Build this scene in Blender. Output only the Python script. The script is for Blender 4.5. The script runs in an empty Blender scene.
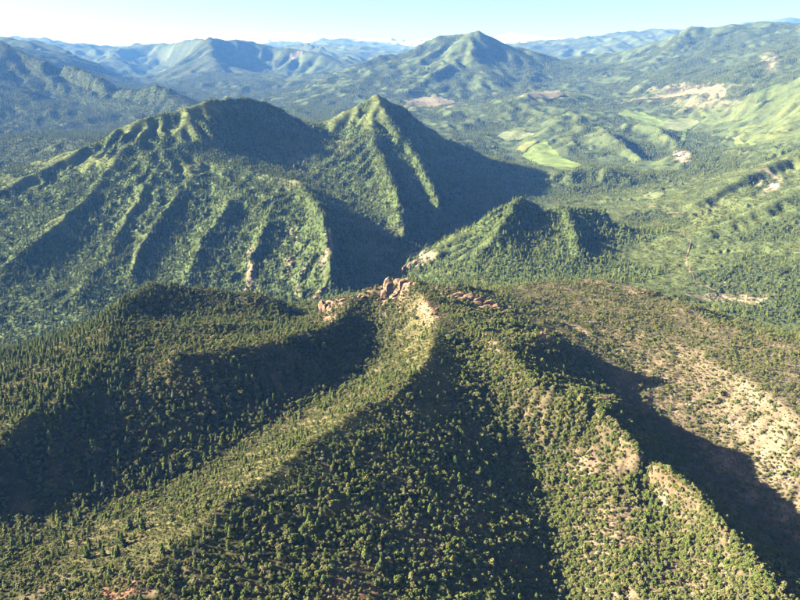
import bpy, bmesh, math, time
import numpy as np
from mathutils import Vector, Matrix
from mathutils.geometry import delaunay_2d_cdt

T0 = time.time()
RNG = np.random.default_rng(7)
SC = bpy.context.scene
COL = SC.collection

# ------------------------------------------------------------------ camera
F_PX = 722.0                       # focal length in pixels of the 800 px wide photograph
PITCH = math.radians(18.75)
CAM_Z = 1000.0
cam = bpy.data.objects.new('camera', bpy.data.cameras.new('camera'))
COL.objects.link(cam)
cam.location = (0, 0, CAM_Z)
cam.rotation_euler = (math.pi / 2 - PITCH, 0, 0)
cam.data.sensor_width = 36.0
cam.data.lens = 36.0 * F_PX / 800.0
cam.data.clip_start = 1.0
cam.data.clip_end = 300000.0
SC.camera = cam

# ------------------------------------------------------------------ sky, sun, exposure
SUN_EL = math.radians(24.0)
SUN_AZ = math.radians(-88.0)       # from +Y (view direction) clockwise: left
world = bpy.data.worlds.new('World')
SC.world = world
world.use_nodes = True
wn = world.node_tree.nodes
wl = world.node_tree.links
bg = wn['Background']
sky = wn.new('ShaderNodeTexSky')
sky.sky_type = 'NISHITA'
sky.sun_disc = False
sky.sun_elevation = SUN_EL
sky.sun_rotation = SUN_AZ
sky.altitude = 2800.0
sky.air_density = 0.6
sky.ozone_density = 0.0
sky.dust_density = 10.0
wl.new(sky.outputs[0], bg.inputs[0])
bg.inputs[1].default_value = 0.05
sd = bpy.data.lights.new('sun', 'SUN')
sd.energy = 5.0
sd.angle = math.radians(0.5)
sd.color = (1.0, 0.94, 0.83)
sun = bpy.data.objects.new('sun', sd)
COL.objects.link(sun)
sdir = Vector((math.sin(SUN_AZ) * math.cos(SUN_EL), math.cos(SUN_AZ) * math.cos(SUN_EL), math.sin(SUN_EL)))
sun.rotation_euler = sdir.to_track_quat('Z', 'Y').to_euler()
sun.location = (-3000, 0, 3000)
SC.view_settings.view_transform = 'Standard'
SC.view_settings.look = 'None'
SC.view_settings.exposure = 2.1
SC.view_settings.gamma = 1.0
SC.render.engine = 'CYCLES'
SC.cycles.max_bounces = 4
SC.cycles.diffuse_bounces = 0
SC.cycles.volume_bounces = 0
SC.cycles.use_denoising = True

# ------------------------------------------------------------------ helpers
def px3(px, py, Y):
    """point that shows at photo pixel px,py when it stands Y metres ahead of the camera"""
    px = np.asarray(px, float); py = np.asarray(py, float); Y = np.asarray(Y, float)
    v = (300.0 - py) / F_PX
    z = Y * np.tan(np.arctan(v) - PITCH)
    x = (px - 400.0) / F_PX * Y / (math.cos(PITCH) + v * math.sin(PITCH))
    return x, Y, z + CAM_Z

def to_px(x, y, z):
    z = z - CAM_Z
    d = y * math.cos(PITCH) - z * math.sin(PITCH)
    u = y * math.sin(PITCH) + z * math.cos(PITCH)
    return 400 + F_PX * x / d, 300 - F_PX * u / d, d

def _hash(ix, iy, seed):
    h = (ix.astype(np.int64) * 374761393 + iy.astype(np.int64) * 668265263 + seed * 1442695041) & 0xFFFFFFFF
    h = ((h ^ (h >> 13)) * 1274126177) & 0xFFFFFFFF
    return (h ^ (h >> 16)) & 0xFFFFFFFF

def noise2(x, y, seed=0):
    """gradient noise, about -0.7..0.7"""
    x0 = np.floor(x); y0 = np.floor(y)
    fx = x - x0; fy = y - y0
    ix = x0.astype(np.int64); iy = y0.astype(np.int64)
    u = fx * fx * fx * (fx * (fx * 6 - 15) + 10)
    v = fy * fy * fy * (fy * (fy * 6 - 15) + 10)
    def g(a, b, dx, dy):
        ang = _hash(a, b, seed) * (2 * math.pi / 4294967296.0)
        return np.cos(ang) * dx + np.sin(ang) * dy
    n00 = g(ix, iy, fx, fy); n10 = g(ix + 1, iy, fx - 1, fy)
    n01 = g(ix, iy + 1, fx, fy - 1); n11 = g(ix + 1, iy + 1, fx - 1, fy - 1)
    a = n00 + (n10 - n00) * u
    b = n01 + (n11 - n01) * u
    return a + (b - a) * v

def sstep(a, b, x):
    t = np.clip((x - a) / (b - a), 0, 1)
    return t * t * (3 - 2 * t)

def blur(a, n=1):
    for _ in range(n):
        p = np.pad(a, 1, mode='edge')
        a = (p[:-2, 1:-1] + 2 * p[1:-1, 1:-1] + p[2:, 1:-1]) / 4
        p = np.pad(a, 1, mode='edge')
        a = (p[1:-1, :-2] + 2 * p[1:-1, 1:-1] + p[1:-1, 2:]) / 4
    return a

# ------------------------------------------------------------------ relief: crest and valley lines read from the photograph
# every vertex: photo pixel x, y and how far ahead (m) the ground stands there
# (region, [vertices]); region None = valley line
RIDGE = []
def R(region, *pts): RIDGE.append((region, pts))
def V(*pts): RIDGE.append((None, pts))

# --- foreground
R('fg_left', (150, 284, 1480), (105, 318, 1260), (108, 345, 1130), (85, 380, 1020), (50, 408, 942), (10, 432, 890), (-70, 470, 810))
R('fg_left', (150, 284, 1480), (200, 288, 1500), (250, 295, 1490), (285, 303, 1480))
R('fg_left', (128, 330, 1200), (165, 331, 1230), (200, 329, 1250), (250, 325, 1280), (290, 331, 1275))
R('fg_mid', (345, 310, 1390), (325, 328, 1270), (280, 342, 1160), (230, 350, 1110), (170, 357, 1070))
R('fg_left', (60, 341, 1345), (0, 358, 1280), (-80, 385, 1200))
V((160, 324, 1330), (200, 318, 1415), (250, 319, 1418), (285, 321, 1420), (308, 322, 1455), (317, 318, 1525), (312, 312, 1640), (290, 308, 1820), (262, 307, 2150), (250, 308, 2400))
V((315, 338, 1330), (260, 335, 1270), (200, 341, 1210), (150, 346, 1160))
R('fg_mid', (325, 296, 1480), (345, 300, 1470), (362, 292, 1475), (395, 280, 1480), (410, 283, 1470), (425, 300, 1330), (437, 325, 1210),
  (428, 357, 1055), (395, 392, 952), (345, 418, 884), (300, 452, 800), (230, 503, 700), (150, 565, 610), (105, 625, 545))
R('fg_mid', (395, 280, 1480), (440, 284, 1490), (485, 290, 1480))
V((372, 316, 1445), (382, 335, 1365), (376, 370, 1205), (358, 388, 1135), (330, 401, 1093), (270, 433, 1015), (225, 462, 945), (170, 490, 880), (100, 512, 832), (40, 524, 805), (-50, 540, 775))
R('fg_right', (425, 300, 1330), (445, 305, 1330), (480, 330, 1205), (500, 348, 1115), (540, 388, 990), (590, 410, 945), (640, 450, 850),
  (690, 490, 770), (735, 540, 680), (780, 600, 597), (805, 640, 545))
R('fg_right', (500, 348, 1115), (522, 342, 1155), (545, 330, 1180), (565, 337, 1175))
R('fg_right', (590, 410, 945), (608, 395, 978), (622, 400, 982))
V((545, 365, 1130), (570, 375, 1130), (600, 386, 1115))
V((455, 325, 1228), (478, 350, 1145), (495, 392, 1030), (508, 430, 950), (530, 480, 905), (555, 530, 800), (562, 590, 708), (566, 650, 620))
R('fg_right', (590, 410, 945), (608, 470, 858), (618, 540, 742), (622, 620, 625))
V((642, 480, 845), (668, 530, 752), (695, 600, 648))
# gully right of the foreground ridge and the pinyon bench beyond it
V((520, 308, 1420), (555, 332, 1310), (585, 355, 1230), (625, 400, 1125), (690, 455, 992), (750, 512, 880), (800, 562, 798), (870, 620, 712))
R('mesa', (530, 300, 1505), (600, 335, 1330), (640, 375, 1205), (735, 445, 1000), (800, 500, 868), (870, 560, 775))
R('mesa', (530, 283, 1625), (600, 280, 1690), (650, 290, 1610), (690, 305, 1505), (722, 326, 1375), (760, 340, 1295), (800, 341, 1288), (870, 346, 1255))
V((702, 304, 1600), (714, 312, 1590), (737, 325, 1550), (762, 333, 1510), (800, 337, 1490), (870, 341, 1470))
R('mesa', (640, 325, 1400), (700, 350, 1245), (760, 390, 1070), (800, 420, 965), (870, 450, 880))
# --- the river canyon behind the crest
V((-160, 385, 1850), (0, 352, 2050), (100, 328, 2200), (200, 308, 2400), (300, 310, 2380), (350, 305, 2420), (385, 297, 2490), (402, 280, 2690), (416, 258, 2980), (440, 238, 3270),
  (470, 219, 3720), (520, 196, 4350), (590, 198, 4400), (640, 196, 4400), (700, 190, 4550))
V((435, 277, 2270), (500, 288, 2250), (560, 284, 2250), (620, 274, 2380), (680, 285, 2200), (715, 300, 2050), (760, 330, 1800), (840, 350, 1650))
# --- cone hill behind the crest
R('cone_hill', (412, 262, 2640), (430, 251, 2690), (470, 228, 2800), (500, 207, 2850), (522, 198, 2860), (545, 207, 2870), (565, 208, 2870), (590, 209, 2870), (610, 214, 2860), (640, 240, 2800))
R('cone_hill', (522, 198, 2860), (500, 225, 2640), (480, 255, 2480), (470, 275, 2350))
R('cone_hill', (565, 208, 2870), (575, 235, 2630), (580, 262, 2450))
V((541, 217, 2920), (549, 245, 2680), (550, 272, 2380))
V((617, 225, 3040), (612, 250, 2740), (600, 270, 2430))
# --- big forested mountain on the left
R('mountain', (-90, 235, 3000), (0, 190, 3300), (40, 172, 3500), (100, 140, 3750), (135, 122, 3850), (170, 112, 3950), (215, 105, 4050), (245, 99, 4300),
  (270, 103, 4450), (300, 120, 4500), (330, 140, 4500), (352, 152, 4400))
R('mountain', (220, 104, 4060), (208, 130, 3850), (197, 160, 3600), (240, 170, 3480), (300, 182, 3280), (322, 215, 2780), (328, 245, 2560), (331, 268, 2430))
V((225, 148, 3950), (250, 150, 4120), (300, 170, 3900), (350, 195, 3600), (385, 228, 3200))
R('mountain', (135, 122, 3850), (120, 150, 3600), (95, 190, 3250), (65, 220, 2950), (30, 248, 2700), (0, 265, 2550), (-60, 300, 2350))
R('mountain', (165, 150, 3600), (145, 190, 3250), (130, 215, 3030), (118, 235, 2860), (105, 270, 2600))
R('mountain', (197, 160, 3600), (178, 195, 3200), (160, 222, 2980), (140, 245, 2780), (130, 272, 2560))
R('mountain', (95, 268, 2600), (77, 292, 2380), (80, 315, 2260))
R('mountain', (240, 172, 3480), (225, 210, 3000), (200, 240, 2780), (188, 280, 2530))
R('mountain', (285, 185, 3280), (266, 225, 2840), (251, 258, 2640), (248, 290, 2480))
V((118, 195, 3290), (100, 225, 3020), (84, 255, 2830), (62, 290, 2530))
V((158, 195, 3300), (146, 222, 3060), (122, 262, 2740), (115, 290, 2540))
V((192, 195, 3220), (180, 230, 3060), (172, 262, 2800), (160, 290, 2540))
V((250, 205, 3120), (236, 240, 2870), (225, 285, 2580))
V((288, 225, 2950), (276, 255, 2740), (268, 290, 2540))
V((70, 180, 3560), (40, 215, 3150), (0, 245, 2820))
# --- second ridge behind it
R('grassy_peak', (318, 127, 4650), (345, 112, 4700), (365, 100, 4720), (378, 95, 4750), (388, 101, 4800), (402, 107, 4850), (430, 131, 4850), (470, 151, 4850), (520, 178, 4650), (540, 187, 4500))
R('grassy_peak', (378, 95, 4750), (402, 140, 4200), (425, 175, 3700), (440, 202, 3400))
R('grassy_peak', (365, 118, 4450), (388, 170, 3650), (400, 205, 3200), (406, 230, 2980))
V((420, 150, 4500), (450, 180, 4150), (480, 200, 3900))
V((402, 165, 4050), (420, 205, 3560), (428, 228, 3280))
# --- right slopes beyond the bench
R('right_slope', (700, 305, 2030), (740, 300, 2050), (800, 262, 2200), (870, 225, 2500))
R('right_slope', (655, 250, 2650), (690, 237, 2680), (720, 225, 2750), (800, 190, 2950), (880, 160, 3200))
R('right_slope', (648, 226, 3300), (690, 205, 3350), (745, 178, 3550), (800, 150, 3900), (870, 120, 4300))
V((640, 270, 2480), (720, 250, 2560), (800, 222, 2720))
V((650, 240, 3000), (690, 226, 3120), (740, 205, 3360), (800, 178, 3620))
# --- hills of the open valley
R('valley_hill', (545, 192, 4500), (570, 175, 4600), (590, 166, 4650), (612, 170, 4600), (632, 182, 4500))
R('valley_hill', (515, 152, 6250), (545, 131, 6750), (572, 111, 7250), (590, 122, 6950))
R('valley_hill', (565, 148, 6150), (600, 126, 6700), (616, 140, 6100), (640, 163, 5500))
R('valley_hill', (625, 124, 7000), (650, 126, 6850), (667, 137, 6300))
R('valley_hill', (650, 172, 4950), (683, 148, 5350), (700, 157, 5150), (718, 167, 4950))
R('valley_hill', (468, 124, 7900), (500, 106, 8150), (530, 93, 8700), (560, 94, 9000))
V((540, 160, 6050), (575, 162, 5900), (610, 160, 5950), (632, 172, 5600))
V((592, 128, 7400), (605, 140, 6900))
V((630, 136, 7000), (645, 154, 6350), (655, 166, 5950), (660, 176, 5500))
V((675, 136, 7200), (690, 138, 6900), (705, 152, 6050), (728, 166, 5600))
V((500, 130, 7600), (520, 135, 7300), (510, 145, 6700), (500, 160, 6100), (520, 178, 5200))
V((560, 110, 8400), (600, 108, 8700), (650, 112, 8600), (700, 126, 7700), (735, 148, 6400), (745, 165, 5700))
V((600, 88, 10500), (640, 100, 9600), (680, 108, 8700))
# --- right mountain
R('right_mountain', (600, 76, 11500), (632, 60, 13000), (660, 45, 13500), (690, 27, 13500), (712, 30, 13500), (735, 24, 13500), (765, 22, 13500), (800, 24, 13200), (870, 15, 13000))
R('right_mountain', (735, 24, 13500), (715, 42, 12500), (690, 60, 11500), (640, 82, 10600))
R('right_mountain', (870, 30, 10500), (800, 48, 9800), (740, 75, 9000), (700, 95, 8500), (660, 108, 8900))
R('right_mountain', (690, 27, 13500), (668, 55, 12300), (630, 75, 11300))
V((700, 40, 13000), (680, 62, 12000), (650, 75, 11300))
V((780, 45, 11800), (720, 68, 10500), (680, 85, 9900))
R('right_slope', (870, 55, 6400), (800, 78, 7000), (760, 95, 7100), (720, 112, 7500))
V((800, 95, 6600), (760, 112, 6700), (730, 128, 6700))
R('right_slope', (870, 90, 5600), (800, 112, 5700), (760, 135, 5600), (735, 150, 5500))
# --- centre mountain
R('centre_mountain', (285, 106, 9600), (310, 86, 11000), (330, 76, 11600), (355, 66, 12000), (380, 56, 12300), (400, 56, 12500), (420, 45, 12600), (437, 37, 12700),
  (465, 36, 12700), (478, 31, 12600), (490, 37, 12700), (510, 46, 12900), (550, 58, 13300), (580, 68, 13500), (600, 78, 13000))
R('centre_mountain', (290, 108, 9000), (340, 89, 10200), (365, 79, 10600), (400, 73, 11200), (440, 50, 12200))
R('centre_mountain', (478, 31, 12600), (470, 58, 11600), (488, 76, 10800), (480, 95, 9900))
R('centre_mountain', (465, 62, 11500), (430, 75, 10700), (405, 95, 9700))
R('centre_mountain', (500, 60, 12000), (540, 72, 11800), (570, 82, 11500))
V((400, 65, 11900), (375, 72, 11600), (350, 82, 11000))
V((430, 65, 11700), (415, 80, 10900), (395, 92, 10100))
V((455, 75, 11200), (445, 90, 10300), (440, 100, 9800))
V((490, 65, 11900), (520, 80, 11300), (545, 88, 11000))
V((300, 112, 8800), (360, 115, 8200), (420, 103, 9600), (480, 108, 9200), (540, 90, 10600), (600, 84, 11300))
V((330, 128, 7000), (400, 120, 7600), (460, 135, 6900), (495, 160, 5900))
# --- left background
R('left_hill', (-60, 150, 5000), (0, 141, 5200), (30, 137, 5250), (55, 138, 5250), (95, 141, 5000))
V((-60, 190, 4200), (30, 172, 4500), (80, 155, 4700), (130, 140, 5600), (200, 125, 7000), (300, 120, 8000))
V((-60, 150, 6600), (40, 138, 6900), (100, 134, 7000), (160, 128, 7300))
R('blue_ridge', (-120, 5, 10500), (0, 43, 9600), (40, 62, 9100), (80, 80, 8700), (105, 95, 8300), (135, 98, 8000), (155, 93, 7900), (190, 107, 7400), (215, 120, 7000))
R('blue_ridge', (0, 95, 8000), (20, 112, 7500), (35, 132, 7000))
V((55, 92, 9000), (90, 112, 8500), (125, 118, 8100), (160, 117, 7800))
R('blue_ridge', (-60, 35, 14500), (45, 43, 14200), (70, 53, 13700), (105, 75, 12700), (130, 86, 12000), (150, 97, 11400))
V((40, 75, 11000), (100, 97, 10300), (160, 100, 10500), (230, 112, 9500), (290, 102, 10400), (320, 88, 12000), (350, 75, 14000))
R('pale_mountain', (150, 93, 13000), (180, 62, 15500), (200, 46, 16200), (212, 37, 16400), (235, 40, 16600), (265, 47, 16800), (300, 51, 16600), (330, 59, 16000), (350, 68, 15500))
R('pale_mountain', (212, 37, 16400), (214, 58, 15000), (217, 77, 13700))
V((232, 66, 16300), (265, 80, 15600), (300, 88, 14600))
R('pale_mountain', (185, 92, 12000), (200, 84, 12500), (225, 80, 12600), (265, 81, 12600), (276, 92, 12000))
V((130, 90, 13500), (150, 72, 16500), (120, 62, 19000))
# --- far ranges
R('far_range', (-60, 30, 26000), (0, 37, 26000), (30, 40, 25000), (75, 47, 25000), (120, 53, 26000), (145, 46, 26000), (165, 45, 25000), (190, 52, 24000))
R('snow_range', (180, 40, 42000), (222, 35, 42000), (235, 29, 42000), (250, 33, 42000), (263, 36, 42000), (290, 34, 42000), (320, 37, 40000), (350, 39, 38000), (400, 43, 36000), (440, 47, 36000))
R('far_range', (290, 48, 24000), (320, 45, 25000), (355, 55, 23000), (385, 60, 21000))
R('far_range', (330, 40, 33000), (370, 46, 31000), (420, 50, 30000))
R('snow_range', (470, 44, 44000), (502, 37, 44000), (512, 33, 45000), (535, 38, 44000), (560, 40, 44000))
R('far_range', (515, 50, 22000), (530, 42, 24000), (560, 40, 24500), (600, 36, 25000), (640, 31, 25000), (675, 29, 24500), (700, 33, 24000))
R('far_range', (740, 24, 34000), (785, 19, 34000), (830, 20, 34000))
V((540, 76, 17000), (600, 74, 18000), (640, 72, 19000))
V((250, 74, 21500), (330, 78, 20500), (400, 72, 21000), (460, 66, 22000))
V((20, 76, 18500), (70, 78, 19000), (110, 80, 20000), (140, 82, 18800))
R('pale_mountain', (75, 48, 22000), (100, 53, 20800), (125, 63, 19000), (140, 76, 17500), (150, 90, 15200))
R('pale_mountain', (118, 54, 23000), (145, 46, 22000), (168, 45, 21000), (190, 41, 19500), (206, 40, 17800))
R('far_range', (285, 47, 22000), (320, 50, 20500), (345, 60, 19000), (362, 72, 17500))
R('far_range', (340, 44, 27000), (375, 50, 25000), (400, 60, 22500))
V((155, 66, 20500), (165, 78, 18000), (158, 90, 15500))
V((20, 52, 31000), (100, 58, 31000), (180, 56, 30000))
V((240, 56, 31000), (310, 58, 30000), (370, 60, 28500), (430, 60, 29000))
V((480, 60, 30000), (540, 62, 29000), (640, 60, 30000))
# --- floor far behind everything
FAR = [(a, 58000.0, 300.0) for a in np.linspace(-1.0, 0.85, 120)]

# ------------------------------------------------------------------ solve the relief on a log-polar grid round the viewpoint's foot
D = 0.004
TH0, TH1 = -0.96, 0.84
S0, S1 = math.log(330.0), math.log(60000.0)
NT = int((TH1 - TH0) / D) + 1
NS = int((S1 - S0) / D) + 1
REG = []
cti, csi, cz, creg = [], [], [], []
for reg, pts in RIDGE:
    if reg is not None and reg not in REG:
        REG.append(reg)
    P = np.array([px3(*p) for p in pts])
    for a, b in zip(P[:-1], P[1:]):
        L = np.hypot(*(b - a)[:2])
        n = int(L / (0.5 * D * min(np.hypot(a[0], a[1]), np.hypot(b[0], b[1])))) + 2
        t = np.linspace(0, 1, n)[:, None]
        q = a + (b - a) * t
        r = np.hypot(q[:, 0], q[:, 1])
        cti.append((np.arctan2(q[:, 0], q[:, 1]) - TH0) / D)
        csi.append((np.log(r) - S0) / D)
        cz.append(q[:, 2])
        creg.append(np.full(n, -1 if reg is None else REG.index(reg)))
for a, r, z in FAR:
    cti.append([(a - TH0) / D]); csi.append([(math.log(r) - S0) / D]); cz.append([z]); creg.append([-1])
cti = np.concatenate(cti); csi = np.concatenate(csi); cz = np.concatenate(cz); creg = np.concatenate(creg)

def solve():
    H = None
    for lev in (32, 16, 8, 4, 2, 1):
        nt, ns = (NT - 1) // lev + 1, (NS - 1) // lev + 1
        i = np.rint(cti / lev).astype(int); j = np.rint(csi / lev).astype(int)
        ok = (i >= 0) & (i < nt) & (j >= 0) & (j < ns)
        k = i[ok] * ns + j[ok]
        w = np.bincount(k, minlength=nt * ns)
        s = np.bincount(k, weights=cz[ok], minlength=nt * ns)
        fix = (w > 0).reshape(nt, ns)
        val = (s / np.maximum(w, 1)).reshape(nt, ns)
        if H is None:
            H = np.full((nt, ns), 300.0)
        else:
            a = np.clip(np.arange(nt) / 2.0, 0, H.shape[0] - 1.001); b = np.clip(np.arange(ns) / 2.0, 0, H.shape[1] - 1.001)
            a0 = a.astype(int); b0 = b.astype(int); fa = (a - a0)[:, None]; fb = (b - b0)[None]
            H = (H[a0][:, b0] * (1 - fa) * (1 - fb) + H[a0 + 1][:, b0] * fa * (1 - fb) + H[a0][:, b0 + 1] * (1 - fa) * fb + H[a0 + 1][:, b0 + 1] * fa * fb)
        H[fix] = val[fix]
        par = (np.add.outer(np.arange(nt), np.arange(ns)) % 2).astype(bool)
        masks = [par & ~fix, ~par & ~fix]
        om = 1.75
        for it in range({32: 400, 16: 200, 8: 120, 4: 80, 2: 50, 1: 30}[lev]):
            for m in masks:
                p = np.pad(H, 1, mode='edge')
                avg = (p[:-2, 1:-1] + p[2:, 1:-1] + p[1:-1, :-2] + p[1:-1, 2:]) * 0.25
                H = np.where(m, H + om * (avg - H), H)
    return H, fix

H, FIX = solve()
print('solve', time.time() - T0)
H = blur(H, 1)
TT = TH0 + D * np.arange(NT); SS = S0 + D * np.arange(NS)
RR = np.exp(SS)

# nearest crest line -> region of every cell (jump flooding)
def regions():
    lab = np.full((NT, NS), -1); si = np.zeros((NT, NS)); sj = np.zeros((NT, NS))
    i = np.clip(np.rint(cti).astype(int), 0, NT - 1); j = np.clip(np.rint(csi).astype(int), 0, NS - 1)
    m = creg >= 0
    lab[i[m], j[m]] = creg[m]; si[i[m], j[m]] = i[m]; sj[i[m], j[m]] = j[m]
    I, J = np.meshgrid(np.arange(NT), np.arange(NS), indexing='ij')
    dist = np.where(lab >= 0, 0.0, 1e12)
    st = 1024
    while st >= 1:
        for di in (-st, 0, st):
            for dj in (-st, 0, st):
                if di == 0 and dj == 0: continue
                a = np.clip(I + di, 0, NT - 1); b = np.clip(J + dj, 0, NS - 1)
                l2 = lab[a, b]; i2 = si[a, b]; j2 = sj[a, b]
                d2 = np.where(l2 >= 0, (I - i2) ** 2 + (J - j2) ** 2, 1e12)
                better = d2 < dist
                dist = np.where(better, d2, dist); lab = np.where(better, l2, lab)
                si = np.where(better, i2, si); sj = np.where(better, j2, sj)
        st //= 2
    return lab, np.sqrt(dist)
LAB, RDIST = regions()
print('regions', time.time() - T0)

# fractal relief, self-similar: wave lengths from a sixth of the distance down to the cell size
TG, SG = np.meshgrid(TT, SS, indexing='ij')
RG = np.exp(SG)
XG = RG * np.sin(TG); YG = RG * np.cos(TG)
def fractal(X, Y, R, hi, lo_cells, seed, amp, ridged):
    out = np.zeros_like(X)
    lam = 8000.0; k = 0
    while lam > 5:
        w = sstep(1.6, 0.8, lam / (hi * R)) * sstep(1.0, 2.0, lam / (lo_cells * R * D))
        if w.max() > 0:
            m = w > 0
            n = noise2(X[m] / lam + 31.7 * k, Y[m] / lam - 17.3 * k, seed + k)
            if ridged:
                n = 0.55 - 2.0 * np.abs(n)
            out[m] += n * lam * amp * w[m]
        lam /= 1.9; k += 1
    return out
H = H + fractal(XG, YG, RG, 0.16, 3.0, 11, 0.030, True) * (1 + 0.5 * (RG > 5000) - 0.6 * (RG > 8500)) + fractal(XG, YG, RG, 0.12, 2.2, 91, 0.030, False) * (1 + 0.3 * ((RG > 2000) & (RG < 5200)))
far_w = sstep(5200, 9000, RG) * np.clip(RDIST / 7.0, 0, 1)
H = H + (fractal(XG, YG, RG, 0.10, 3.0, 131, 0.060, True) - 0.02 * 0.10 * RG) * far_w
print('fractal', time.time() - T0)

# running water: droplets carve gullies into the slopes
def erode(H, batches, per, steps, r0=330.0, r1=60000.0):
    cell = (RR * D)[None, :]
    rng = np.random.default_rng(3)
    H = H.copy()
    for b in range(batches):
        x = rng.uniform(2, NT - 4, per); y = rng.uniform(max(2, (math.log(r0) - S0) / D), min(NS - 4, (math.log(r1) - S0) / D), per)
        dx = np.zeros(per); dy = np.zeros(per); sed = np.zeros(per); vel = np.ones(per); wat = np.ones(per)
        Hf = H.ravel()
        acc = np.zeros(NT * NS)
        for s in range(steps):
            i = x.astype(int); j = y.astype(int); u = x - i; v = y - j
            k = i * NS + j
            h00 = Hf[k]; h10 = Hf[k + NS]; h01 = Hf[k + 1]; h11 = Hf[k + NS + 1]
            c = RR[j] * D
            gx = ((h10 - h00) * (1 - v) + (h11 - h01) * v) / c
            gy = ((h01 - h00) * (1 - u) + (h11 - h10) * u) / c
            h = h00 * (1 - u) * (1 - v) + h10 * u * (1 - v) + h01 * (1 - u) * v + h11 * u * v
            dx = dx * 0.15 - gx * 0.85; dy = dy * 0.15 - gy * 0.85
            n = np.hypot(dx, dy) + 1e-9
            nx = np.clip(x + dx / n, 1, NT - 3); ny = np.clip(y + dy / n, 1, NS - 3)
            i2 = nx.astype(int); j2 = ny.astype(int); u2 = nx - i2; v2 = ny - j2
            k2 = i2 * NS + j2
            h2 = Hf[k2] * (1 - u2) * (1 - v2) + Hf[k2 + NS] * u2 * (1 - v2) + Hf[k2 + 1] * (1 - u2) * v2 + Hf[k2 + NS + 1] * u2 * v2
            dh = (h2 - h) / c
            cap = np.maximum(-dh, 0.01) * vel * wat * 2.2
            dep = np.where(dh > 0, np.minimum(sed, dh), np.where(sed > cap, (sed - cap) * 0.15, -np.minimum((cap - sed) * 0.18, -dh)))
            sed = sed - dep
            a = dep * c
            for kk, ww in ((k, (1 - u) * (1 - v)), (k + NS, u * (1 - v)), (k + 1, (1 - u) * v), (k + NS + 1, u * v)):
                acc += np.bincount(kk, weights=a * ww, minlength=NT * NS)
            vel = np.sqrt(np.maximum(vel * vel - dh * 2.0, 0.05)); vel = np.minimum(vel, 3.0)
            wat *= 0.97
            x, y = nx, ny
        acc = acc.reshape(NT, NS)
        lim = cell * 0.6
        H = H + np.clip(blur(acc, 1), -lim, lim)
    return H
HE = erode(H, 12, 26000, 48)
H = H + (HE - H) * np.where(RG < 1900, 0.75, 1.0)
H = erode(H, 3, 26000, 40, 1900.0, 5600.0)
# lift the crests back to where the photograph shows them
tgt_i = np.clip(np.rint(cti).astype(int), 0, NT - 1); tgt_j = np.clip(np.rint(csi).astype(int), 0, NS - 1)
kk = (tgt_i * NS + tgt_j)[creg >= 0]
wsum = np.bincount(kk, minlength=NT * NS).reshape(NT, NS)
tsum = np.bincount(kk, weights=cz[creg >= 0], minlength=NT * NS).reshape(NT, NS)
msk = wsum > 0
err = np.where(msk, tsum / np.maximum(wsum, 1) - H, 0.0)
wb = blur(msk.astype(float), 40)
H = H + blur(err, 40) / (wb + 0.01) * np.clip(wb / 0.06, 0, 1) * sstep(1500, 2200, RG)
print('erode', time.time() - T0)

# ------------------------------------------------------------------ final mesh grid
MT = np.concatenate([np.arange(TH0 + 0.01, -0.64, 0.006), np.arange(-0.64, 0.64, 0.0017), np.arange(0.64, TH1 - 0.01, 0.006)])
def seg(a, b, d): return np.arange(math.log(a), math.log(b), d)
MS = np.concatenate([seg(430, 1700, 0.0038), seg(1700, 5000, 0.0034), seg(5000, 16500, 0.0044), seg(16500, 58500, 0.009)])
ntm, nsm = len(MT), len(MS)
def bil(G, ti, si):
    ti = np.clip(ti, 0, G.shape[0] - 1.001); si = np.clip(si, 0, G.shape[1] - 1.001)
    a = ti.astype(int); b = si.astype(int); u = ti - a; v = si - b
    return G[a, b] * (1 - u) * (1 - v) + G[a + 1, b] * u * (1 - v) + G[a, b + 1] * (1 - u) * v + G[a + 1, b + 1] * u * v
def cub(G, ti, si):
    ti = np.clip(ti, 1, G.shape[0] - 2.001); si = np.clip(si, 1, G.shape[1] - 2.001)
    a = ti.astype(int); b = si.astype(int); u = ti - a; v = si - b
    def w(t): return (-0.5*t+t*t-0.5*t**3, 1-2.5*t*t+1.5*t**3, 0.5*t+2*t*t-1.5*t**3, -0.5*t*t+0.5*t**3)
    wu, wv = w(u), w(v)
    a = np.clip(a, 1, G.shape[0] - 3); b = np.clip(b, 1, G.shape[1] - 3)
    return sum(wu[p] * wv[q] * G[a + p - 1, b + q - 1] for p in range(4) for q in range(4))
MTG, MSG = np.meshgrid(MT, MS, indexing='ij')
MR = np.exp(MSG); MX = MR * np.sin(MTG); MY = MR * np.cos(MTG)
fi, fj = (MTG - TH0) / D, (MSG - S0) / D
MZ = cub(H, fi, fj)
MZ += fractal(MX, MY, MR, 0.006, 0.9, 301, 0.05, False) + fractal(MX, MY, MR, 0.035, 1.2, 351, 0.07, True) * sstep(5000, 7500, MR)
MLAB = LAB[np.rint(fi).astype(int).clip(0, NT - 1), np.rint(fj).astype(int).clip(0, NS - 1)]

def ground(x, y):
    th = np.arctan2(x, y); s = 0.5 * np.log(x * x + y * y)
    return bil(MZ, np.interp(th, MT, np.arange(ntm)), np.interp(s, MS, np.arange(nsm)))

# normals of the whole sheet
def normals():
    P = np.stack([MX, MY, MZ], -1)
    du = np.gradient(P, axis=0); dv = np.gradient(P, axis=1)
    n = np.cross(dv, du)
    n /= np.linalg.norm(n, axis=-1, keepdims=True)
    n[n[..., 2] < 0] *= -1
    return n
MN = normals()
print('mesh grid', ntm, nsm, time.time() - T0)

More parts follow.
